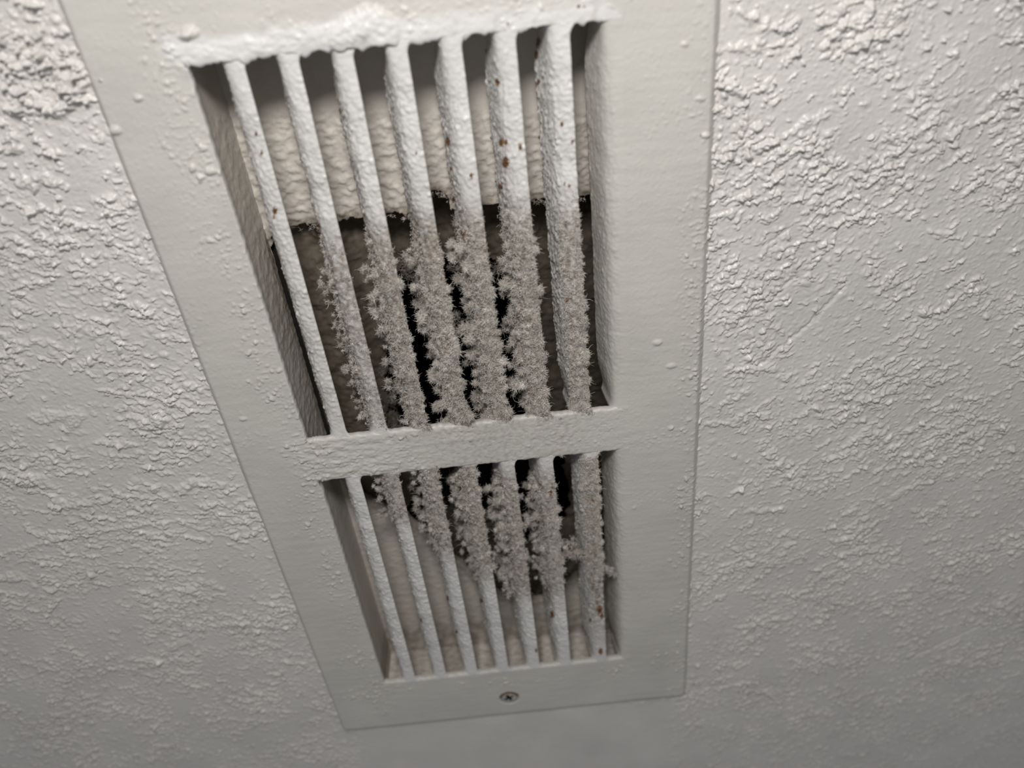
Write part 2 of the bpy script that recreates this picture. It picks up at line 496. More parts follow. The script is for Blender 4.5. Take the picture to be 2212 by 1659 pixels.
def ico(sub):
    v = [tuple(p) for p in _iv / np.linalg.norm(_iv[0])]; f = [tuple(t_) for t_ in _if]
    for _ in range(sub):
        cache, nf = {}, []

        def mid_(a, b_):
            k = (min(a, b_), max(a, b_))
            if k not in cache:
                p = np.array(v[a]) + np.array(v[b_]); p /= np.linalg.norm(p)
                v.append(tuple(p)); cache[k] = len(v) - 1
            return cache[k]
        for a, b_, c in f:
            x, y, z = mid_(a, b_), mid_(b_, c), mid_(c, a)
            nf += [(a, x, z), (b_, y, x), (c, z, y), (x, y, z)]
        f = nf
    return np.array(v), np.array(f)


ICO_V, ICO_F = ico(1)
FIBRES = 0


def unit(v):
    return v / (np.linalg.norm(v, axis=-1, keepdims=True) + 1e-9)


def lint(name, C, Nrm, Rad, parent, per=60, tone=0.5, length=1.0, label=None, core=0.5, felt=None):
    """Woolly dust: tufts at C (mm) facing Nrm with radius Rad; a lumpy core each and curly fibres all over."""
    global FIBRES
    C = np.asarray(C, float); Nrm = unit(np.asarray(Nrm, float)); Rad = np.asarray(Rad, float)
    n = len(C)
    if n == 0: return None
    tone = np.broadcast_to(np.asarray(tone, float), (n,)) + rng.normal(0, 0.08, n) + 0.2 * fbm(C[:, 0] / 3.0 + C[:, 1] / 3.0, C[:, 2] / 3.0, 600, 2)
    # cores
    wob = 1 + 0.35 * rng.normal(size=(n, len(ICO_V), 1))
    cv = C[:, None] + ICO_V[None] * (Rad[:, None, None] * core * np.clip(wob, 0.4, 1.7))
    cf = (ICO_F[None] + (np.arange(n) * len(ICO_V))[:, None, None]).reshape(-1, 3)
    ct = np.repeat(np.clip(tone - 0.22, 0.02, 1)[:, None], len(ICO_V), 1) + rng.normal(0, 0.05, (n, len(ICO_V)))
    # fibres
    cnt = np.maximum(6, (per * (Rad / 1.2) ** 1.6).astype(int))
    idx = np.repeat(np.arange(n), cnt); m_ = len(idx); FIBRES += m_
    dirs = unit(rng.normal(size=(m_, 3)) + 0.45 * Nrm[idx])
    r = Rad[idx][:, None]
    p = C[idx] + dirs * r * rng.uniform(0.25, 0.85, (m_, 1))
    L = (0.25 + r) * rng.uniform(0.4, 1.15, (m_, 1)) * length
    stray = rng.random(m_) < 0.03
    L[stray] *= 2.2
    d = unit(dirs + 0.7 * rng.normal(size=(m_, 3)))
    pts = [p]
    for k in range(3):
        d = unit(d + 0.75 * rng.normal(size=(m_, 3)) * (1 if k else 0.4))
        p = p + d * L / 3
        pts.append(p)
    pts = np.stack(pts, 1)
    if felt is not None:
        fp, fn = felt
        k_ = len(fp); FIBRES += k_
        tg = unit(np.cross(fn, rng.normal(size=(k_, 3))))
        d = unit(tg + fn * rng.uniform(0.1, 1.1, (k_, 1)))
        Lf = rng.uniform(0.5, 1.5, (k_, 1)); p = fp + fn * rng.uniform(0, 0.3, (k_, 1))
        q_ = [p]
        for _k in range(3):
            p = p + d * Lf / 3; q_.append(p)
            d = unit(d + 0.9 * rng.normal(size=(k_, 3)) - 0.25 * fn)
        pts = np.concatenate([pts, np.stack(q_, 1)]); idx = np.concatenate([idx, rng.integers(0, n, k_)]); m_ += k_
    a = unit(np.cross(pts[:, 3] - pts[:, 0], rng.normal(size=(m_, 3))))
    bb = unit(np.cross(pts[:, 3] - pts[:, 0], a))
    rad = np.array([0.038, 0.042, 0.036, 0.016])[None, :, None, None] * rng.uniform(0.7, 1.25, (m_, 1, 1, 1))
    th = np.array([0, 2.0944, 4.18879])
    ring = np.cos(th)[None, None, :, None] * a[:, None, None, :] + np.sin(th)[None, None, :, None] * bb[:, None, None, :]
    fv = (pts[:, :, None, :] + ring * rad).reshape(-1, 3)
    base = np.arange(m_)[:, None, None] * 12
    k3 = np.arange(3)[None, :, None] * 3; j = np.arange(3)[None, None, :]; j2 = (j + 1) % 3
    fq = np.stack([base + k3 + j, base + k3 + j2, base + k3 + 3 + j2, base + k3 + 3 + j], -1).reshape(-1, 4)
    ft = np.clip(tone[idx] + 0.12 + rng.normal(0, 0.22, m_), 0.02, 1)
    ft = np.repeat(ft, 12)
    nv = n * len(ICO_V)
    Vv = np.concatenate([cv.reshape(-1, 3), fv])
    o = mesh_from(name, Vv, fq + nv, cf, mats=[M_LINT], parent=parent, attrs={'tone': np.concatenate([np.clip(ct, 0, 1).ravel(), ft])}, smooth=True)
    o['kind'] = 'stuff'
    if label: o['label'] = label
    return o


# ------------------------------------------------------------------ duct behind the hole
duct = bpy.data.objects.new('air_duct', None); scene.collection.objects.link(duct)
duct.location = (-0.015, YB * MM, ZUP - 0.157)
tag(duct, 'dark dust-coated air duct opening seen behind the louver blades', 'duct')
bpy.context.view_layer.update()
# liner: a dusty lip deeper in, with a black opening
YD = 40.0
LIP = [(848, 592), (870, 570), (900, 572), (940, 566), (1010, 560), (1075, 566), (1115, 575), (1140, 610), (1150, 720), (1165, 900), (1210, 985), (1232, 1080), (1205, 1150), (1150, 1170), (1060, 1130), (985, 1085), (935, 1090), (880, 1105), (858, 1085), (905, 1040), (900, 960), (855, 930), (838, 820), (846, 700)]
lip = [tuple(map(float, P(a, b_, YD))) for a, b_ in LIP]
lx = np.arange(-82, 62, 0.5); lz = np.arange(-55, -285, -0.5)
LX, LZ = np.meshgrid(lx, lz)
hl = 1.0 * fbm(LX / 7, LZ / 7, 131, 4, 0.55) + 0.5 * np.clip(fbm(LX / 1.8, LZ / 1.8, 132, 2), 0, 1)
jx = LX + 1.5 * perlin(LX / 3, LZ / 3, 133); jz = LZ + 1.5 * perlin(LX / 3, LZ / 3, 134)
ins = inpoly(jx, jz, lip)
kc = ~(ins[:-1, :-1] | ins[1:, 1:] | ins[1:, :-1] | ins[:-1, 1:])
Vl = np.stack([LX, YD - 11.0 * sstep(-28, -58, LX) - hl, LZ], -1).reshape(-1, 3)
Ql = grid_quads(len(lx), len(lz), kc)
Vl, Ql, _ = compact(Vl, Ql)
mesh_from('duct_liner', Vl, Ql, mats=[M_LINER], parent=duct)
# sheet-metal box round it
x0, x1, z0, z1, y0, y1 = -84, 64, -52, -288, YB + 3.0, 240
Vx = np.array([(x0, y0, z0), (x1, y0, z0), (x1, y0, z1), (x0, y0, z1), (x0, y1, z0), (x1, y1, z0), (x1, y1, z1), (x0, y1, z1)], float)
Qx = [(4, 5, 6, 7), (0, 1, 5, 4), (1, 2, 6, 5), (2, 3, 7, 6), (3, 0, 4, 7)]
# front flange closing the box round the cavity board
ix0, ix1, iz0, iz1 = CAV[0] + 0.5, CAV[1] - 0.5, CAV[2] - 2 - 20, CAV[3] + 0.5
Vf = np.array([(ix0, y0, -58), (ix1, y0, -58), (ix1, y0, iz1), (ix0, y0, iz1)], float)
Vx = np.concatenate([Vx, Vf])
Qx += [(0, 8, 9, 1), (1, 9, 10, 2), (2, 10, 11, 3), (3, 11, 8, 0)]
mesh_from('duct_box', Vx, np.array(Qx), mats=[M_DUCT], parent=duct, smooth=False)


def px_tufts(specs, depth, n, spread, r0, r1):
    """Tufts scattered along pixel polylines on the plane `depth`."""
    Cc, Rr = [], []
    for pts in specs:
        q = np.array([P(a, b_, depth) for a, b_ in pts])
        seg = np.linalg.norm(np.diff(q, axis=0), axis=1); cum = np.concatenate([[0], np.cumsum(seg)])
        s = rng.uniform(0, cum[-1], max(2, int(n * cum[-1])))
        X = np.interp(s, cum, q[:, 0]) + rng.normal(0, spread, len(s)); Z = np.interp(s, cum, q[:, 1]) + rng.normal(0, spread, len(s))
        Cc.append(np.stack([X, depth + rng.normal(0, spread, len(s)), Z], -1)); Rr.append(rng.uniform(r0, r1, len(s)))
    return np.concatenate(Cc), np.concatenate(Rr)


# dust hanging on the edges of hole and liner
Cc, Rr = px_tufts([[(820, 470), (900, 462)], [(917, 428), (940, 416), (966, 428), (970, 450)], [(1085, 441), (1275, 426)], [(622, 492), (700, 484)]], YB, 1.0, 0.5, 0.4, 0.8)
C2, R2 = px_tufts([[(850, 590), (940, 568), (1075, 566)], [(846, 700), (838, 820), (855, 925), (900, 960)], [(935, 1090), (985, 1085), (1060, 1130)], [(870, 1110), (1000, 1225), (1085, 1290), (1160, 1290), (1240, 1235)]], YD - 6, 0.7, 1.6, 1.0, 2.2)
C3, R3 = px_tufts([[(968, 690), (1000, 672)], [(975, 700), (1000, 690)]], YB + 6, 0.8, 0.4, 1.0, 1.6)
lint('dust_fringe', np.concatenate([Cc, C2, C3]), np.tile([0, -1, 0], (len(Cc) + len(C2) + len(C3), 1)), np.concatenate([Rr, R2, R3]), duct,
     per=40, tone=np.concatenate([np.full(len(Cc), 0.4), np.full(len(C2), 0.22), np.full(len(C3), 0.55)]))

# ------------------------------------------------------------------ the grille
grille = bpy.data.objects.new('vent_grille', None); scene.collection.objects.link(grille)
grille.location = (0.5 * (RL + RR) * MM, YW * MM, ZUP + RB * MM)
tag(grille, 'white painted louvered air vent grille with dust-caked blades on textured wall', 'vent grille')
bpy.context.view_layer.update()


def plate_height(X, Z):
    px_, py_ = pix(X, 0.0, Z)
    nearL = np.exp(-((X - XL + 4) / 6.0) ** 2); nearR = np.exp(-((X - RR + 4) / 4.5) ** 2)
    nearTop = np.exp(-((Z - ZT0 - 6) / 7.0) ** 2) * (X > XL - 6) * (X < XF + 4)
    nearBar = sstep(ZT1 + 4, ZT1 - 2, Z) * sstep(ZB0 - 4, ZB0 + 2, Z) * sstep(XL - 12, XL + 1, X) * (1 - sstep(XF - 8, XF + 8, X))
    botl = np.exp(-((Z - ZB1 + 6) / 6.0) ** 2)
    dens = perlin(X / 14, Z / 14, 61) * 0.8 + 0.9 * nearL + 0.95 * nearR + 0.6 * nearTop + 0.45 * botl + 0.8 * nearBar - 0.45
    dens = dens - 0.55 * nearBar * sstep(-48, -25, X)
    dm = sstep(-0.35, 0.8, dens)
    wx = X + 0.5 * perlin(X / 1.5, Z / 1.5, 62); wz = Z + 0.5 * perlin(X / 1.5, Z / 1.5, 63)
    d1 = dots(wx, wz, 2.4, 0.42, 0.3, 0.9, 64) * (0.06 + 0.94 * dm)
    d2 = dots(wx, wz, 1.2, 0.5, 0.2, 0.5, 68) * (0.15 + 0.85 * dm)
    strk = np.clip(fbm(X / 3.0, Z / 1.1, 72, 3) - 0.30 + 0.35 * (dens - 0.4), 0, 1)
    peel = 0.025 * perlin(X / 0.9, Z / 0.9, 74) + 0.05 * perlin(X / 9, Z / 2.2, 75)
    H = 0.85 * d1 + 0.5 * d2 + 0.4 * strk * dm + peel
    # thick drips of paint over the top edge
    q = np.array([P(a, b_) for a, b_ in [(400, 132), (480, 112), (560, 100), (640, 82), (730, 76), (800, 62), (850, 80), (960, 62), (1060, 42), (1300, 28)]])
    d = polydist(X + 1.0 * perlin(X / 3, Z / 3, 81), Z + 1.0 * perlin(X / 3, Z / 3, 82), q)
    lft = 0.25 + 0.75 * sstep(880, 700, px_)
    rad_ = 3.4 + 2.2 * perlin(X / 8, Z / 30, 89)
    H += 0.62 * lft * np.clip(1 - (d / rad_) ** 2, 0, 1) * (0.75 + 0.35 * fbm(X / 2.6, Z / 1.5, 83, 3) + 0.5 * perlin(X / 6, Z / 5, 88))
    q = np.array([P(a, b_) for a, b_ in [(745, 84), (765, 62), (800, 44), (830, 62), (825, 85)]])
    d = polydist(X, Z, q)
    H += 0.9 * np.clip(1 - (d / 3.6) ** 2, 0, 1) ** 0.7 * (1 + 0.25 * fbm(X / 1.5, Z / 1.5, 84, 2))
    for cx_, cy_, r_, h_ in [(410, 70, 1.7, 1.1), (400, 78, 1.2, 0.8), (248, 282, 1.3, 0.9), (298, 212, 0.9, 0.7), (455, 370, 1.2, 0.8), (440, 320, 1.0, 0.6), (1525, 292, 0.9, 0.7), (1480, 95, 0.8, 0.5),
                         (1420, 740, 1.2, 0.5), (1450, 790, 1.2, 0.5), (1330, 235, 0.9, 0.5), (525, 905, 1.0, 0.5), (648, 898, 0.8, 0.5)]:
        a, b_ = P(cx_, cy_)
        d = ((X + 0.4 * perlin(X, Z, 85) - a) ** 2 * 0.6 + (Z - b_) ** 2 * 1.3) / (r_ * r_)
        H += h_ * np.clip(1 - d, 0, 1) ** 0.8
    # cracked thick paint on the crossbar
    crack = np.abs(fbm(X / 7.0, Z / 2.6, 87, 3))
    H += nearBar * (0.25 + (0.06 + 0.2 * sstep(-25, -50, X)) * fbm(X / 4.5, Z / 2.0, 86, 3) - 0.22 * np.exp(-(crack / 0.03) ** 2))
    return H


def plate_rust(X, Z):
    R_ = np.zeros(np.shape(X), np.float32)
    for cx_, cy_, r_ in [(1250, 14, 0.5), (1097, 51, 0.35), (1262, 14, 0.35), (1338, 1334, 0.3), (1513, 292, 0.3)]:
        a, b_ = P(cx_, cy_)
        R_ = np.maximum(R_, sstep(1.0, 0.5, np.hypot(X - a, Z - b_) / r_))
    return R_


def plate_whiter(X, Z):
    """Whiter tone mixed in along the top edge of the upper opening."""
    q = np.array([P(a, b_) for a, b_ in [(385, 110), (480, 118), (640, 92), (730, 80), (790, 62), (860, 84), (960, 70), (1060, 56), (1300, 40)]])
    d = polydist(X + 1.2 * perlin(X / 3, Z / 3, 181), Z + 1.2 * perlin(X / 3, Z / 3, 182), q)
    return 0.85 * sstep(4.6, 2.2, d) * sstep(-0.9, 0.0, perlin(X / 2.2, Z / 2.2, 183) + 0.5 * sstep(0, -20, X))


def snap_axis(a, b_, step, marks):
    pts = sorted([a, b_] + list(marks)); out = []
    for p, q in zip(pts[:-1], pts[1:]):
        n = max(1, int(round((q - p) / step)))
        out += list(p + (q - p) * np.arange(n) / n)
    return np.array(out + [pts[-1]])


BEV = 2.6
gx = snap_axis(RL, RR, 0.30, [XL, XF, RL + BEV, RR - BEV])
gz = snap_axis(RB, RT, 0.33, [ZT0, ZT1, ZB0, ZB1, RB + BEV])[::-1]
GX, GZ = np.meshgrid(gx, gz)
for z_, sg, r_ in ((ZT0, -1, 0.9), (ZT1, 1, 1.7), (ZB0, -1, 2.2), (ZB1, 1, 0.9)):
    row = np.argmin(np.abs(gz - z_)); dx_ = gx - XL
    mk = (dx_ >= -0.01) & (dx_ < r_)
    GZ[row, mk] += sg * (r_ - np.sqrt(np.clip(r_ ** 2 - (r_ - dx_[mk]) ** 2, 0, None)))
GH = plate_height(GX, GZ)
edge = np.minimum(np.minimum(GX - RL, RR - GX), np.minimum(GZ - RB, RT - GZ))
bev = 1 - sstep(0, BEV, edge)
# the plate edges wander a little where paint bridges to the wall
fade = sstep(0, 0.8, edge)
GY = bev * (YW + 0.3) - GH * (0.4 + 0.6 * fade)
# countersunk seat of the screw
SX, SZ = (float(v) for v in P(1100, 1508))
GY += 2.4 * sstep(4.1, 3.3, np.hypot(GX - SX, GZ - SZ))
xc = 0.5 * (GX[:-1, :-1] + GX[1:, 1:]); zc = 0.5 * (GZ[:-1, :-1] + GZ[1:, 1:])
inx = (xc > XL) & (xc < XF)
openm = inx & (((zc < ZT0) & (zc > ZT1)) | ((zc < ZB0) & (zc > ZB1)))
barm = inx & (zc < ZT1) & (zc > ZB0)
GV = np.stack([GX, GY, GZ], -1).reshape(-1, 3)


def corner_round(x, z, r=1.6):
    """Pull opening corners in so they read as rounded."""
    return x, z


def lip_faces(V, Q, sel):
    """Rounded sheet edge turned back along the openings: extrude the selected boundary edges in 4 steps."""
    e = boundary_edges(Q)
    m_ = V[e].mean(1)
    e = e[sel(m_)]
    uq, iv = np.unique(e.ravel(), return_inverse=True); iv = iv.reshape(-1, 2)
    p = V[uq].copy()
    # inward direction: towards the opening
    nx = np.where(np.abs(p[:, 0] - XL) < 0.02, 1.0, 0.0)
    nz = np.zeros(len(p))
    onx = (p[:, 0] > XL + 0.02) | (np.abs(p[:, 2] - ZT0) < 0.02) | (np.abs(p[:, 2] - ZB0) < 0.02) | (np.abs(p[:, 2] - ZT1) < 0.02) | (np.abs(p[:, 2] - ZB1) < 0.02)
    nz[onx & ((np.abs(p[:, 2] - ZT0) < 2.6) | (np.abs(p[:, 2] - ZB0) < 2.6))] = -1
    nz[onx & ((np.abs(p[:, 2] - ZT1) < 2.6) | (np.abs(p[:, 2] - ZB1) < 2.6))] = 1
    allV = [V]; allQ = [Q]; prev = uq; n0 = len(V)
    wob = 1 + 0.5 * perlin(p[:, 0] / 2.2, p[:, 2] / 2.2, 141) + 0.9 * np.clip(fbm(p[:, 0] / 2.5, p[:, 2] / 2.5, 142, 3), -0.6, 1) * (p[:, 2] > ZT0 - 3)
    zext = np.where(nz != 0, 1.0, 0.55)
    for (o_, d_) in [(0.38, 0.12), (0.68, 0.42), (0.82, 0.85), (0.80, 1.6), (0.45, 2.3)]:
        q = p.copy()
        q[:, 0] += nx * o_ * 0.45 * wob; q[:, 2] += nz * o_ * wob; q[:, 1] += d_
        cur = np.arange(n0, n0 + len(q)); n0 += len(q)
        allV.append(q)
        allQ.append(np.stack([prev[iv[:, 1]], prev[iv[:, 0]], cur[iv[:, 0]], cur[iv[:, 1]]], -1))
        prev = cur
    return np.concatenate(allV), np.concatenate(allQ)


def at_open(m_):
    near = (np.abs(m_[:, 2] - ZT0) < 0.1) | (np.abs(m_[:, 2] - ZT1) < 0.1) | (np.abs(m_[:, 2] - ZB0) < 0.1) | (np.abs(m_[:, 2] - ZB1) < 0.1)
    near |= (m_[:, 0] < XL + 2.4) & ((np.abs(m_[:, 2] - ZT0) < 2.5) | (np.abs(m_[:, 2] - ZT1) < 2.5) | (np.abs(m_[:, 2] - ZB0) < 2.5) | (np.abs(m_[:, 2] - ZB1) < 2.5))
    return (m_[:, 0] > XL - 0.1) & (m_[:, 0] < XF - 0.05) & (near | ((np.abs(m_[:, 0] - XL) < 0.05) & (m_[:, 2] < ZT0 + .1) & (m_[:, 2] > ZB1 - .1) & ~((m_[:, 2] < ZT1) & (m_[:, 2] > ZB0))))


def blade_section(zrel, length, zabs, k, seed, fold=False):
    """Section of one lanced blade at distance zrel from its top: returns front (x, y) offsets, (nt, ns)."""
    ns = 46
    s = np.linspace(0, 1.3, ns) * PITCH
    t = np.minimum(zrel, length - zrel)
    endf = 1 - sstep(0.5, 13, t)                         # 1 at the ends, 0 along the blade
    u_ = s / PITCH
    phi_mid = np.interp(u_, [0, 0.14, 0.28, 0.48, 0.75, 1.3], [6, 13, 34, 65, 75, 77])
    phi_end = np.interp(u_, [0, 0.18, 0.28, 0.40, 0.55, 1.3], [0, 4, 24, 62, 82, 84])
    phi = np.radians(phi_mid[None] * (1 - endf[:, None]) + phi_end[None] * endf[:, None])
    ds = np.diff(s, prepend=0)[None]
    x = -np.cumsum(np.cos(phi) * ds, 1); y = np.cumsum(np.sin(phi) * ds, 1)
    nx, ny = -np.sin(phi), -np.cos(phi)
    flare = np.clip(1 - t / 3.2, 0, 1) ** 2.2
    if not fold:
        x = x + 1.5 * flare[:, None] * np.clip(1 - u_ / 0.25, 0, 1)[None]
    x = x - 0.6 * flare[:, None] * np.clip(u_ / 0.35, 0, 1)[None]
    return s, u_, x, y, nx, ny, t


def blade(k, z0, z1, dustf, rusts, seed, fold=False):
    """Blade k hanging from z0 to z1; dustf(px, py, u) gives 0..1 dust. Returns mesh arrays."""
    ext = 1.0
    zv = np.arange(z0 + ext, z1 - ext, -0.36); zv = np.append(zv, z1 - ext)
    zrel = np.clip(z0 - zv, 0, z0 - z1)
    s, u_, x, y, nx, ny, t = blade_section(zrel, z0 - z1, zv, k, seed, fold)
    xr = XL + k * PITCH + (1.8 if (k == 7 and z0 < -160) else 0.0)
    S, Zg = np.meshgrid(s, zv)
    U = S / PITCH
    over = ((zv > z0 + 0.05) | (zv < z1 - 0.05))
    tt = t[:, None]
    # paint texture
    endq = 1 - sstep(2.0, 16.0, tt)
    h = (0.20 * fbm(S / 2.4 + 31 * k, Zg / 3.4, seed, 3) + 0.24 * np.clip(fbm(S / 0.95, Zg / 1.05 + 9 * k, seed + 5, 3, 0.6), -0.35, 1)) * (1 - 0.6 * endq)
    diag = S * 0.8 + Zg * 0.6
    h += 0.16 * np.clip(fbm(diag / 0.75, (S * 0.6 - Zg * 0.8) / 3.2 + 7 * k, seed + 9, 2), -0.2, 1) * sstep(0.2, 0.5, U) * (1 - endq)
    h += 0.36 * dots(S + 50 * k, Zg, 1.5, 0.4, 0.25, 0.7, seed + 11) * (1 - 0.5 * endq)
    h += 0.34 * perlin(Zg / 7.0, S / 20 + 3.3 * k, seed + 13) * (1 - endq)
    h = h * 0.45 * sstep(0.0, 0.25, U) if fold else h
    X = xr + x + nx * h; Y = y + ny * h
    if fold:
        ph = plate_height(np.full_like(zv, xr), zv)[:, None]
        w = 1 - sstep(0, 0.45, U)
        Y = Y - ph * w * 1.0
        X = X + 0.0
    # tuck the ends just under the face plate
    tuck = np.clip((np.maximum(zv - z0, z1 - zv)) / ext, 0, 1)[:, None]
    Y = Y + 0.45 * tuck ** 2 - 0.12 * (1 - tuck) * np.clip(1 - tt / 3.0, 0, 1)
    front = np.stack([X, Y, Zg], -1)
    nb = 14
    bi = np.linspace(len(s) - 1, 0, nb).astype(int)
    th_ = 0.95
    bx_ = xr + x[:, bi] - nx[:, bi] * th_ * 1.0; by_ = y[:, bi] - ny[:, bi] * th_
    backp = np.stack([bx_, by_, np.repeat(zv[:, None], nb, 1)], -1)
    if fold:
        loop = np.concatenate([front, backp[:, :-1]], 1)
    else:
        # rounded cut edge on the right
        c = 0.5 * (front[:, :1] + backp[:, -1:])
        hh = h[:, :1, None]
        e1 = c + (front[:, :1] - c) * 0.8 + np.array([0.42, 0, 0]) + np.stack([0.5 * hh[..., 0], 0 * hh[..., 0], 0 * hh[..., 0]], -1)
        e2 = c + (front[:, :1] - c) * -0.3 + np.array([0.45, 0, 0])
        loop = np.concatenate([front, backp, e2, e1], 1)
    nt_, nl = loop.shape[:2]
    i = np.arange(nt_ * nl).reshape(nt_, nl)
    j = np.roll(i, -1, 1)
    a, b_, c_, d_ = i[:-1], j[:-1], j[1:], i[1:]
    if fold: a, b_, c_, d_ = a[:, :-1], b_[:, :-1], c_[:, :-1], d_[:, :-1]
    Q = np.stack([a, b_, c_, d_], -1).reshape(-1, 4)
    V = loop.reshape(-1, 3)
    pu, pv = pix(V[:, 0], V[:, 1], V[:, 2])
    Uall = np.concatenate([U, np.repeat((s[bi] / PITCH)[None], nt_, 0)[:, :nb - (1 if fold else 0)]] + ([] if fold else [np.zeros((nt_, 2))]), 1).ravel()
    dn = fbm(V[:, 0] / 1.6, V[:, 2] / 1.6, seed + 21, 3)
    dust = np.clip(dustf(pu, pv, Uall) * (1 + 0.9 * dn), 0, 1)
    rust = np.zeros(len(V), np.float32)
    for rx, ry, rr in rusts:
        d = np.hypot((pu - rx) * 1.4, (pv - ry) * 0.85) / (0.85 * rr) + 0.45 * perlin(V[:, 0] / 0.5, V[:, 2] / 0.5, seed + 25)
        isf = (np.arange(nl)[None] < len(s)).repeat(nt_, 0).ravel() | (np.arange(nl)[None] >= nl - 2).repeat(nt_, 0).ravel()
        rust = np.maximum(rust, sstep(1.15, 0.7, d) * isf)
    return V, Q, dust, rust, (front, nx, ny, zv, s, U)


# face plate without openings and crossbar, plus the folded right edges
Qp = grid_quads(len(gx), len(gz), ~(openm | barm))
Vp, Qp, ap = compact(GV, Qp, {'r': plate_rust(GX, GZ), 'f': plate_whiter(GX, GZ)})
n1 = len(Vp)
Vp, Qp = lip_faces(Vp, Qp, at_open)
rustp = np.zeros(len(Vp)); rustp[:n1] = ap['r']
whiterp = np.zeros(len(Vp)); whiterp[:n1] = ap['f']; whiterp[n1:] = 0.8 * sstep(ZT0 - 8, ZT0 - 3, Vp[n1:, 2])
dustp = np.zeros(len(Vp))
pv_, pq_, pd_, pr_ = [Vp], [Qp], [dustp], [rustp]; off = len(Vp)
for (z0, z1, sd) in ((ZT0, ZT1, 300), (ZB0, ZB1, 320)):
    lo_d = (lambda a, b_, u_: 0.25 * sstep(420, 560, b_) * (1 - sstep(860, 900, b_)) * sstep(0.6, 0.95, u_)) if sd == 300 else (lambda a, b_, u_: 0.3 * sstep(0.5, 0.9, u_))
    V, Q, du, ru, _ = blade(8, z0, z1, lo_d, [], sd, fold=True)
    pv_.append(V); pq_.append(Q + off); pd_.append(du); pr_.append(ru); off += len(V)
mesh_from('face_plate', np.concatenate(pv_), np.concatenate(pq_), mats=[M_PLATE], parent=grille, attrs={'dust': np.concatenate(pd_), 'rust': np.concatenate(pr_), 'whiter': np.concatenate([whiterp, np.zeros(off - len(whiterp))])})

Qc = grid_quads(len(gx), len(gz), barm)
Vc, Qc, _ = compact(GV, Qc)
n1 = len(Vc)
Vc, Qc = lip_faces(Vc, Qc, lambda m_: ((np.abs(m_[:, 2] - ZT1) < 2.5) | (np.abs(m_[:, 2] - ZB0) < 2.5)) & (m_[:, 0] > XL + 0.05) & (m_[:, 0] < XF - 0.05))
cpx, cpy = pix(Vc[:, 0], Vc[:, 1], Vc[:, 2])
cd = 0.28 * sstep(820, 1000, cpx) * (1 - sstep(1210, 1300, cpx)) * sstep(-0.25, 0.45, fbm(Vc[:, 0] / 1.6, Vc[:, 2] / 1.1, 151, 3))
crossbar = mesh_from('crossbar', Vc, Qc, mats=[M_PLATE], parent=grille, attrs={'dust': cd, 'rust': np.zeros(len(Vc))})

# dust on the blades: (first trace, thick, thick end, last trace) in the picture's rows, front amount, back amount
UP_D = {1: (560, 700, 900, 940, 0.12, 0.0), 2: (470, 560, 900, 935, 0.55, 0.9), 3: (430, 560, 915, 940, 0.85, 1.0), 4: (410, 530, 915, 940, 0.95, 1.0),
        5: (390, 540, 900, 930, 0.95, 1.0), 6: (370, 560, 900, 925, 0.95, 0.75), 7: (380, 520, 880, 910, 0.75, 0.22)}
LO_D = {1: (1000, 1010, 1010, 1015, 0.0, 0.1), 2: (1000, 1015, 1110, 1150, 0.65, 0.95), 3: (1000, 1015, 1170, 1230, 0.75, 1.0), 4: (995, 1010, 1200, 1290, 0.8, 1.0),
        5: (985, 1060, 1250, 1330, 0.75, 1.0), 6: (985, 1060, 1250, 1330, 0.65, 1.0), 7: (975, 1010, 1230, 1460, 0.85, 0.04)}
RUST = {(0, 1): [(594, 455, 9), (565, 330, 6), (553, 290, 5), (592, 470, 5)], (0, 2): [(688, 488, 8), (640, 330, 4)], (0, 3): [(733, 240, 7), (742, 325, 5), (788, 517, 8)], (0, 4): [(808, 140, 10), (836, 285, 6), (900, 330, 5), (890, 517, 6)],
        (0, 5): [(967, 306, 10), (955, 300, 6), (1018, 380, 7), (980, 430, 6), (1000, 505, 9), (975, 365, 5), (918, 140, 9), (922, 170, 7)], (0, 6): [(1074, 178, 9), (1083, 308, 11), (1093, 307, 6), (1092, 350, 13), (1124, 317, 8), (1081, 403, 8), (1113, 553, 5), (1048, 110, 6)],
        (0, 7): [(1160, 90, 12), (1152, 65, 9), (1158, 118, 9), (1163, 178, 7), (1214, 267, 7), (1236, 307, 6), (1164, 296, 5), (1220, 398, 4), (1230, 402, 4), (1224, 650, 6)],
        (1, 1): [(762, 1106, 4), (793, 1213, 6)], (1, 2): [(848, 1133, 10), (846, 1203, 6), (877, 1258, 4), (910, 1340, 4), (848, 1180, 5)], (1, 3): [(965, 1293, 7), (930, 1210, 8), (986, 1365, 4)], (1, 4): [(1040, 1297, 6), (1100, 1000, 5)], (1, 5): [(1158, 1405, 5)],
        (1, 6): [(1193, 1327, 9), (1196, 1050, 8), (1190, 1065, 7)], (1, 7): [(1295, 1317, 10), (1283, 1078, 10), (1297, 1407, 8), (1262, 1400, 10), (1300, 1330, 7), (1275, 1340, 5)]}


def dust_fn(spec):
    a, b_, c, d, fr, bk = spec

    def f(px_, py_, u_):
        w = sstep(a, b_, py_) * (1 - sstep(c, d, py_))
        return w * (fr + (bk - fr) * sstep(0.25, 0.6, u_))
    return f


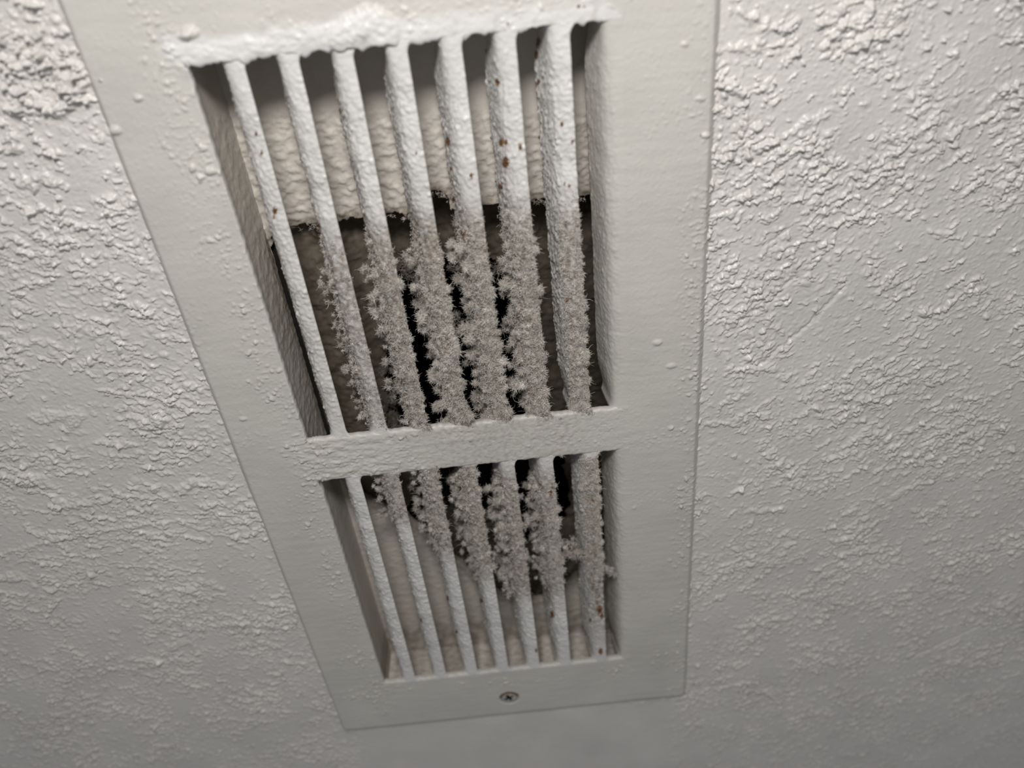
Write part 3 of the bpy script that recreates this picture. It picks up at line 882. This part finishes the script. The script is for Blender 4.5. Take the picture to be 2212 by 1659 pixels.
# lint per blade: rows (start, full, full end, end), then density at the cut edge, on the face, on the turned-back side; size
UP_L = {1: None, 2: (470, 620, 915, 935, 0.12, 0.16, 0.8, 0.72), 3: (465, 610, 915, 940, 0.75, 0.5, 1.0, 1.12), 4: (450, 600, 910, 935, 1.1, 0.75, 1.1, 1.3),
        5: (425, 590, 905, 925, 1.1, 0.8, 1.1, 1.3), 6: (405, 580, 895, 915, 1.2, 0.85, 0.9, 1.3), 7: (400, 520, 885, 905, 1.8, 0.5, 0.0, 1.0)}
LO_L = {1: None, 2: (1000, 1010, 1100, 1140, 0.15, 0.3, 1.0, 0.9), 3: (1000, 1010, 1160, 1220, 0.5, 0.45, 1.0, 1.0), 4: (1005, 1020, 1190, 1270, 0.75, 0.5, 1.0, 1.1),
        5: (1000, 1060, 1240, 1300, 0.7, 0.35, 1.0, 1.15), 6: (1000, 1060, 1230, 1280, 0.9, 0.3, 1.0, 1.1), 7: (970, 1000, 1225, 1262, 1.8, 0.75, 0.0, 0.95)}


def blade_lint(k, row, geo, spec, parent):
    front, nx, ny, zv, s, U = geo
    a, b_, c, d, we, wf, wb, size = spec
    X, Y, Z = front[..., 0], front[..., 1], front[..., 2]
    pu, pv = pix(X, Y, Z)
    w = sstep(a, b_, pv) * (1 - sstep(c, d, pv))
    clump = sstep(-0.45, 0.5, fbm(U * 2.2 + 13 * k, Z / 4.0, 500 + k + 50 * row, 3))
    side = 3.0 * we * sstep(0.1, 0.0, U) + wf * (1 - sstep(0.4, 0.55, U)) * sstep(0.0, 0.1, U) + wb * sstep(0.4, 0.6, U)
    dens = w * side * (0.15 + 0.85 * clump)
    # weight by area ~ uniform grid
    pr = dens.ravel() / max(dens.sum(), 1e-9)
    n = int(dens.sum() * 0.36 * (PITCH / 45) * 0.7 / (size ** 1.3))
    if n < 3: return
    idx = rng.choice(len(pr), size=n, p=pr)
    base = front.reshape(-1, 3)[idx]
    nrm = np.stack([nx.ravel()[idx], ny.ravel()[idx], np.zeros(n)], -1)
    edge_ = U.ravel()[idx] < 0.1
    nrm[edge_] += np.array([1.8, 0, 0])
    nrm = unit(nrm + 0.2 * rng.normal(size=nrm.shape))
    wv = w.ravel()[idx]; uu = U.ravel()[idx]
    onface = (uu > 0.1) & (uu < 0.45)
    rad = size * rng.uniform(0.35, 1.0, n) * (0.45 + 0.55 * wv) * np.where(onface, 0.72, 1.0)
    lift = rad * rng.uniform(0.0, 0.75, n) * np.where(onface, 0.45, 1.0)
    # a few big tufts stand off the turned-back side
    bigt = (rng.random(n) < np.where(uu > 0.4, 0.28 * min(1, wb), 0.2 * min(1, wb))) & ((uu > 0.4) | (uu < 0.1)) & (wv > 0.6)
    lift[bigt] += np.where(uu[bigt] > 0.4, rng.uniform(0.5, 3.4, bigt.sum()), rng.uniform(0.1, 0.7, bigt.sum()))
    rad[bigt] *= 1.25
    C = base + nrm * lift[:, None]
    tone = np.where(onface, 0.72, 0.62) - 0.10 * sstep(0.6, 1.0, uu) + 0.05 * (1 - wv)
    fpr = (w * (2.2 * we * sstep(0.12, 0.0, U) + max(wf, 0.35 * we) * (1 - sstep(0.4, 0.6, U)) + 0.7 * wb * sstep(0.4, 0.6, U)) * (0.35 + 0.65 * clump)).ravel()
    nf = int(fpr.sum() * 0.36 * (PITCH / 45) * 1.3 * 15)
    fi = rng.choice(len(fpr), size=nf, p=fpr / fpr.sum())
    fn_ = np.stack([nx.ravel()[fi], ny.ravel()[fi], np.zeros(nf)], -1)
    fe = U.ravel()[fi] < 0.05
    fn_[fe] = unit(fn_[fe] + np.array([1.3, 0, 0]))
    felt = (front.reshape(-1, 3)[fi] + rng.normal(0, 0.12, (nf, 3)), fn_)
    lint('dust_lint', C, nrm, rad, parent, per=160, tone=tone, felt=felt)


for row, (z0, z1, DD, LL) in enumerate(((ZT0, ZT1, UP_D, UP_L), (ZB0, ZB1, LO_D, LO_L))):
    for k in range(1, 8):
        V, Q, du, ru, geo = blade(k, z0, z1, dust_fn(DD[k]), RUST.get((row, k), []), 200 + 40 * row + 3 * k)
        bl = mesh_from('louver_blade', V, Q, mats=[M_BLADE], parent=grille, attrs={'dust': du, 'rust': ru})
        if LL[k]: blade_lint(k, row, geo, LL[k], bl)

# lint bridging the lower blades and clinging to the crossbar
Cc, Rr = px_tufts([[(1085, 1162), (1110, 1130), (1160, 1115), (1205, 1122)], [(1100, 1190), (1150, 1193)], [(1195, 1215), (1235, 1192), (1290, 1222), (1322, 1232)], [(1200, 1180), (1235, 1170), (1250, 1195)],
                   [(1075, 1080), (1130, 1075)], [(1290, 1215), (1325, 1240)], [(1060, 1210), (1085, 1240), (1100, 1280)]], 1.5, 1.5, 0.7, 0.6, 1.3)
lint('dust_bridge', Cc, np.tile([0, -1, -0.3], (len(Cc), 1)), Rr, grille, per=60, tone=0.55)
Cc, Rr = px_tufts([[(940, 1003), (985, 998)], [(860, 938), (930, 935)], [(1120, 910), (1135, 908)], [(1185, 905), (1220, 900)], [(1185, 985), (1215, 978)], [(1000, 925), (1040, 915)]], 0.6, 1.3, 0.5, 0.35, 0.75)
lint('dust_lint', Cc, np.tile([0, -1, 0.3], (len(Cc), 1)), Rr, crossbar, per=60, tone=0.52)

# ------------------------------------------------------------------ screw
sx, sz = P(1100, 1508)
sx, sz = float(sx), float(sz)
rr = np.concatenate([np.linspace(0, 3.05, 40), [3.2, 3.3]])
SC = 1.16
th = np.linspace(0, 2 * np.pi, 120, endpoint=False)
RRg, TH = np.meshgrid(rr, th)
a0 = math.radians(24)
xl = RRg * np.cos(TH); zl = RRg * np.sin(TH)
xr_ = xl * math.cos(a0) + zl * math.sin(a0); zr_ = -xl * math.sin(a0) + zl * math.cos(a0)
arm = np.minimum(np.maximum(np.abs(xr_) - 1.75, np.abs(zr_) - 0.55), np.maximum(np.abs(zr_) - 1.75, np.abs(xr_) - 0.55))
deep = sstep(0.12, -0.12, arm)
yl = 0.45 - 0.6 * np.sqrt(np.clip(1 - (RRg / 3.3) ** 2, 0, 1)) + 1.2 * deep + np.where(RRg > 3.1, 0.9, 0)
V = np.stack([sx + SC * xl, yl, sz + SC * zl], -1).reshape(-1, 3)
i = np.arange(len(th) * len(rr)).reshape(len(th), len(rr)); j = np.roll(i, -1, 0)
Q = np.stack([i[:, :-1], i[:, 1:], j[:, 1:], j[:, :-1]], -1)
dq = deep[:, :-1]
rim = (RRg[:, :-1] > 2.5) & (zl[:, :-1] > 0.2)
mi = np.where(dq > 0.4, 1, np.where(rim, 2, 0)).ravel()
mesh_from('screw', V, Q.reshape(-1, 4), mats=[M_STEEL, M_RECESS, M_RUST_SHADE], parent=grille, matidx=mi)['label'] = 'steel cross-head screw with rust and painted shadow on its upper rim'

print('FIBRES', FIBRES, 'VERTS', sum(len(o.data.vertices) for o in scene.objects if o.type == 'MESH'))
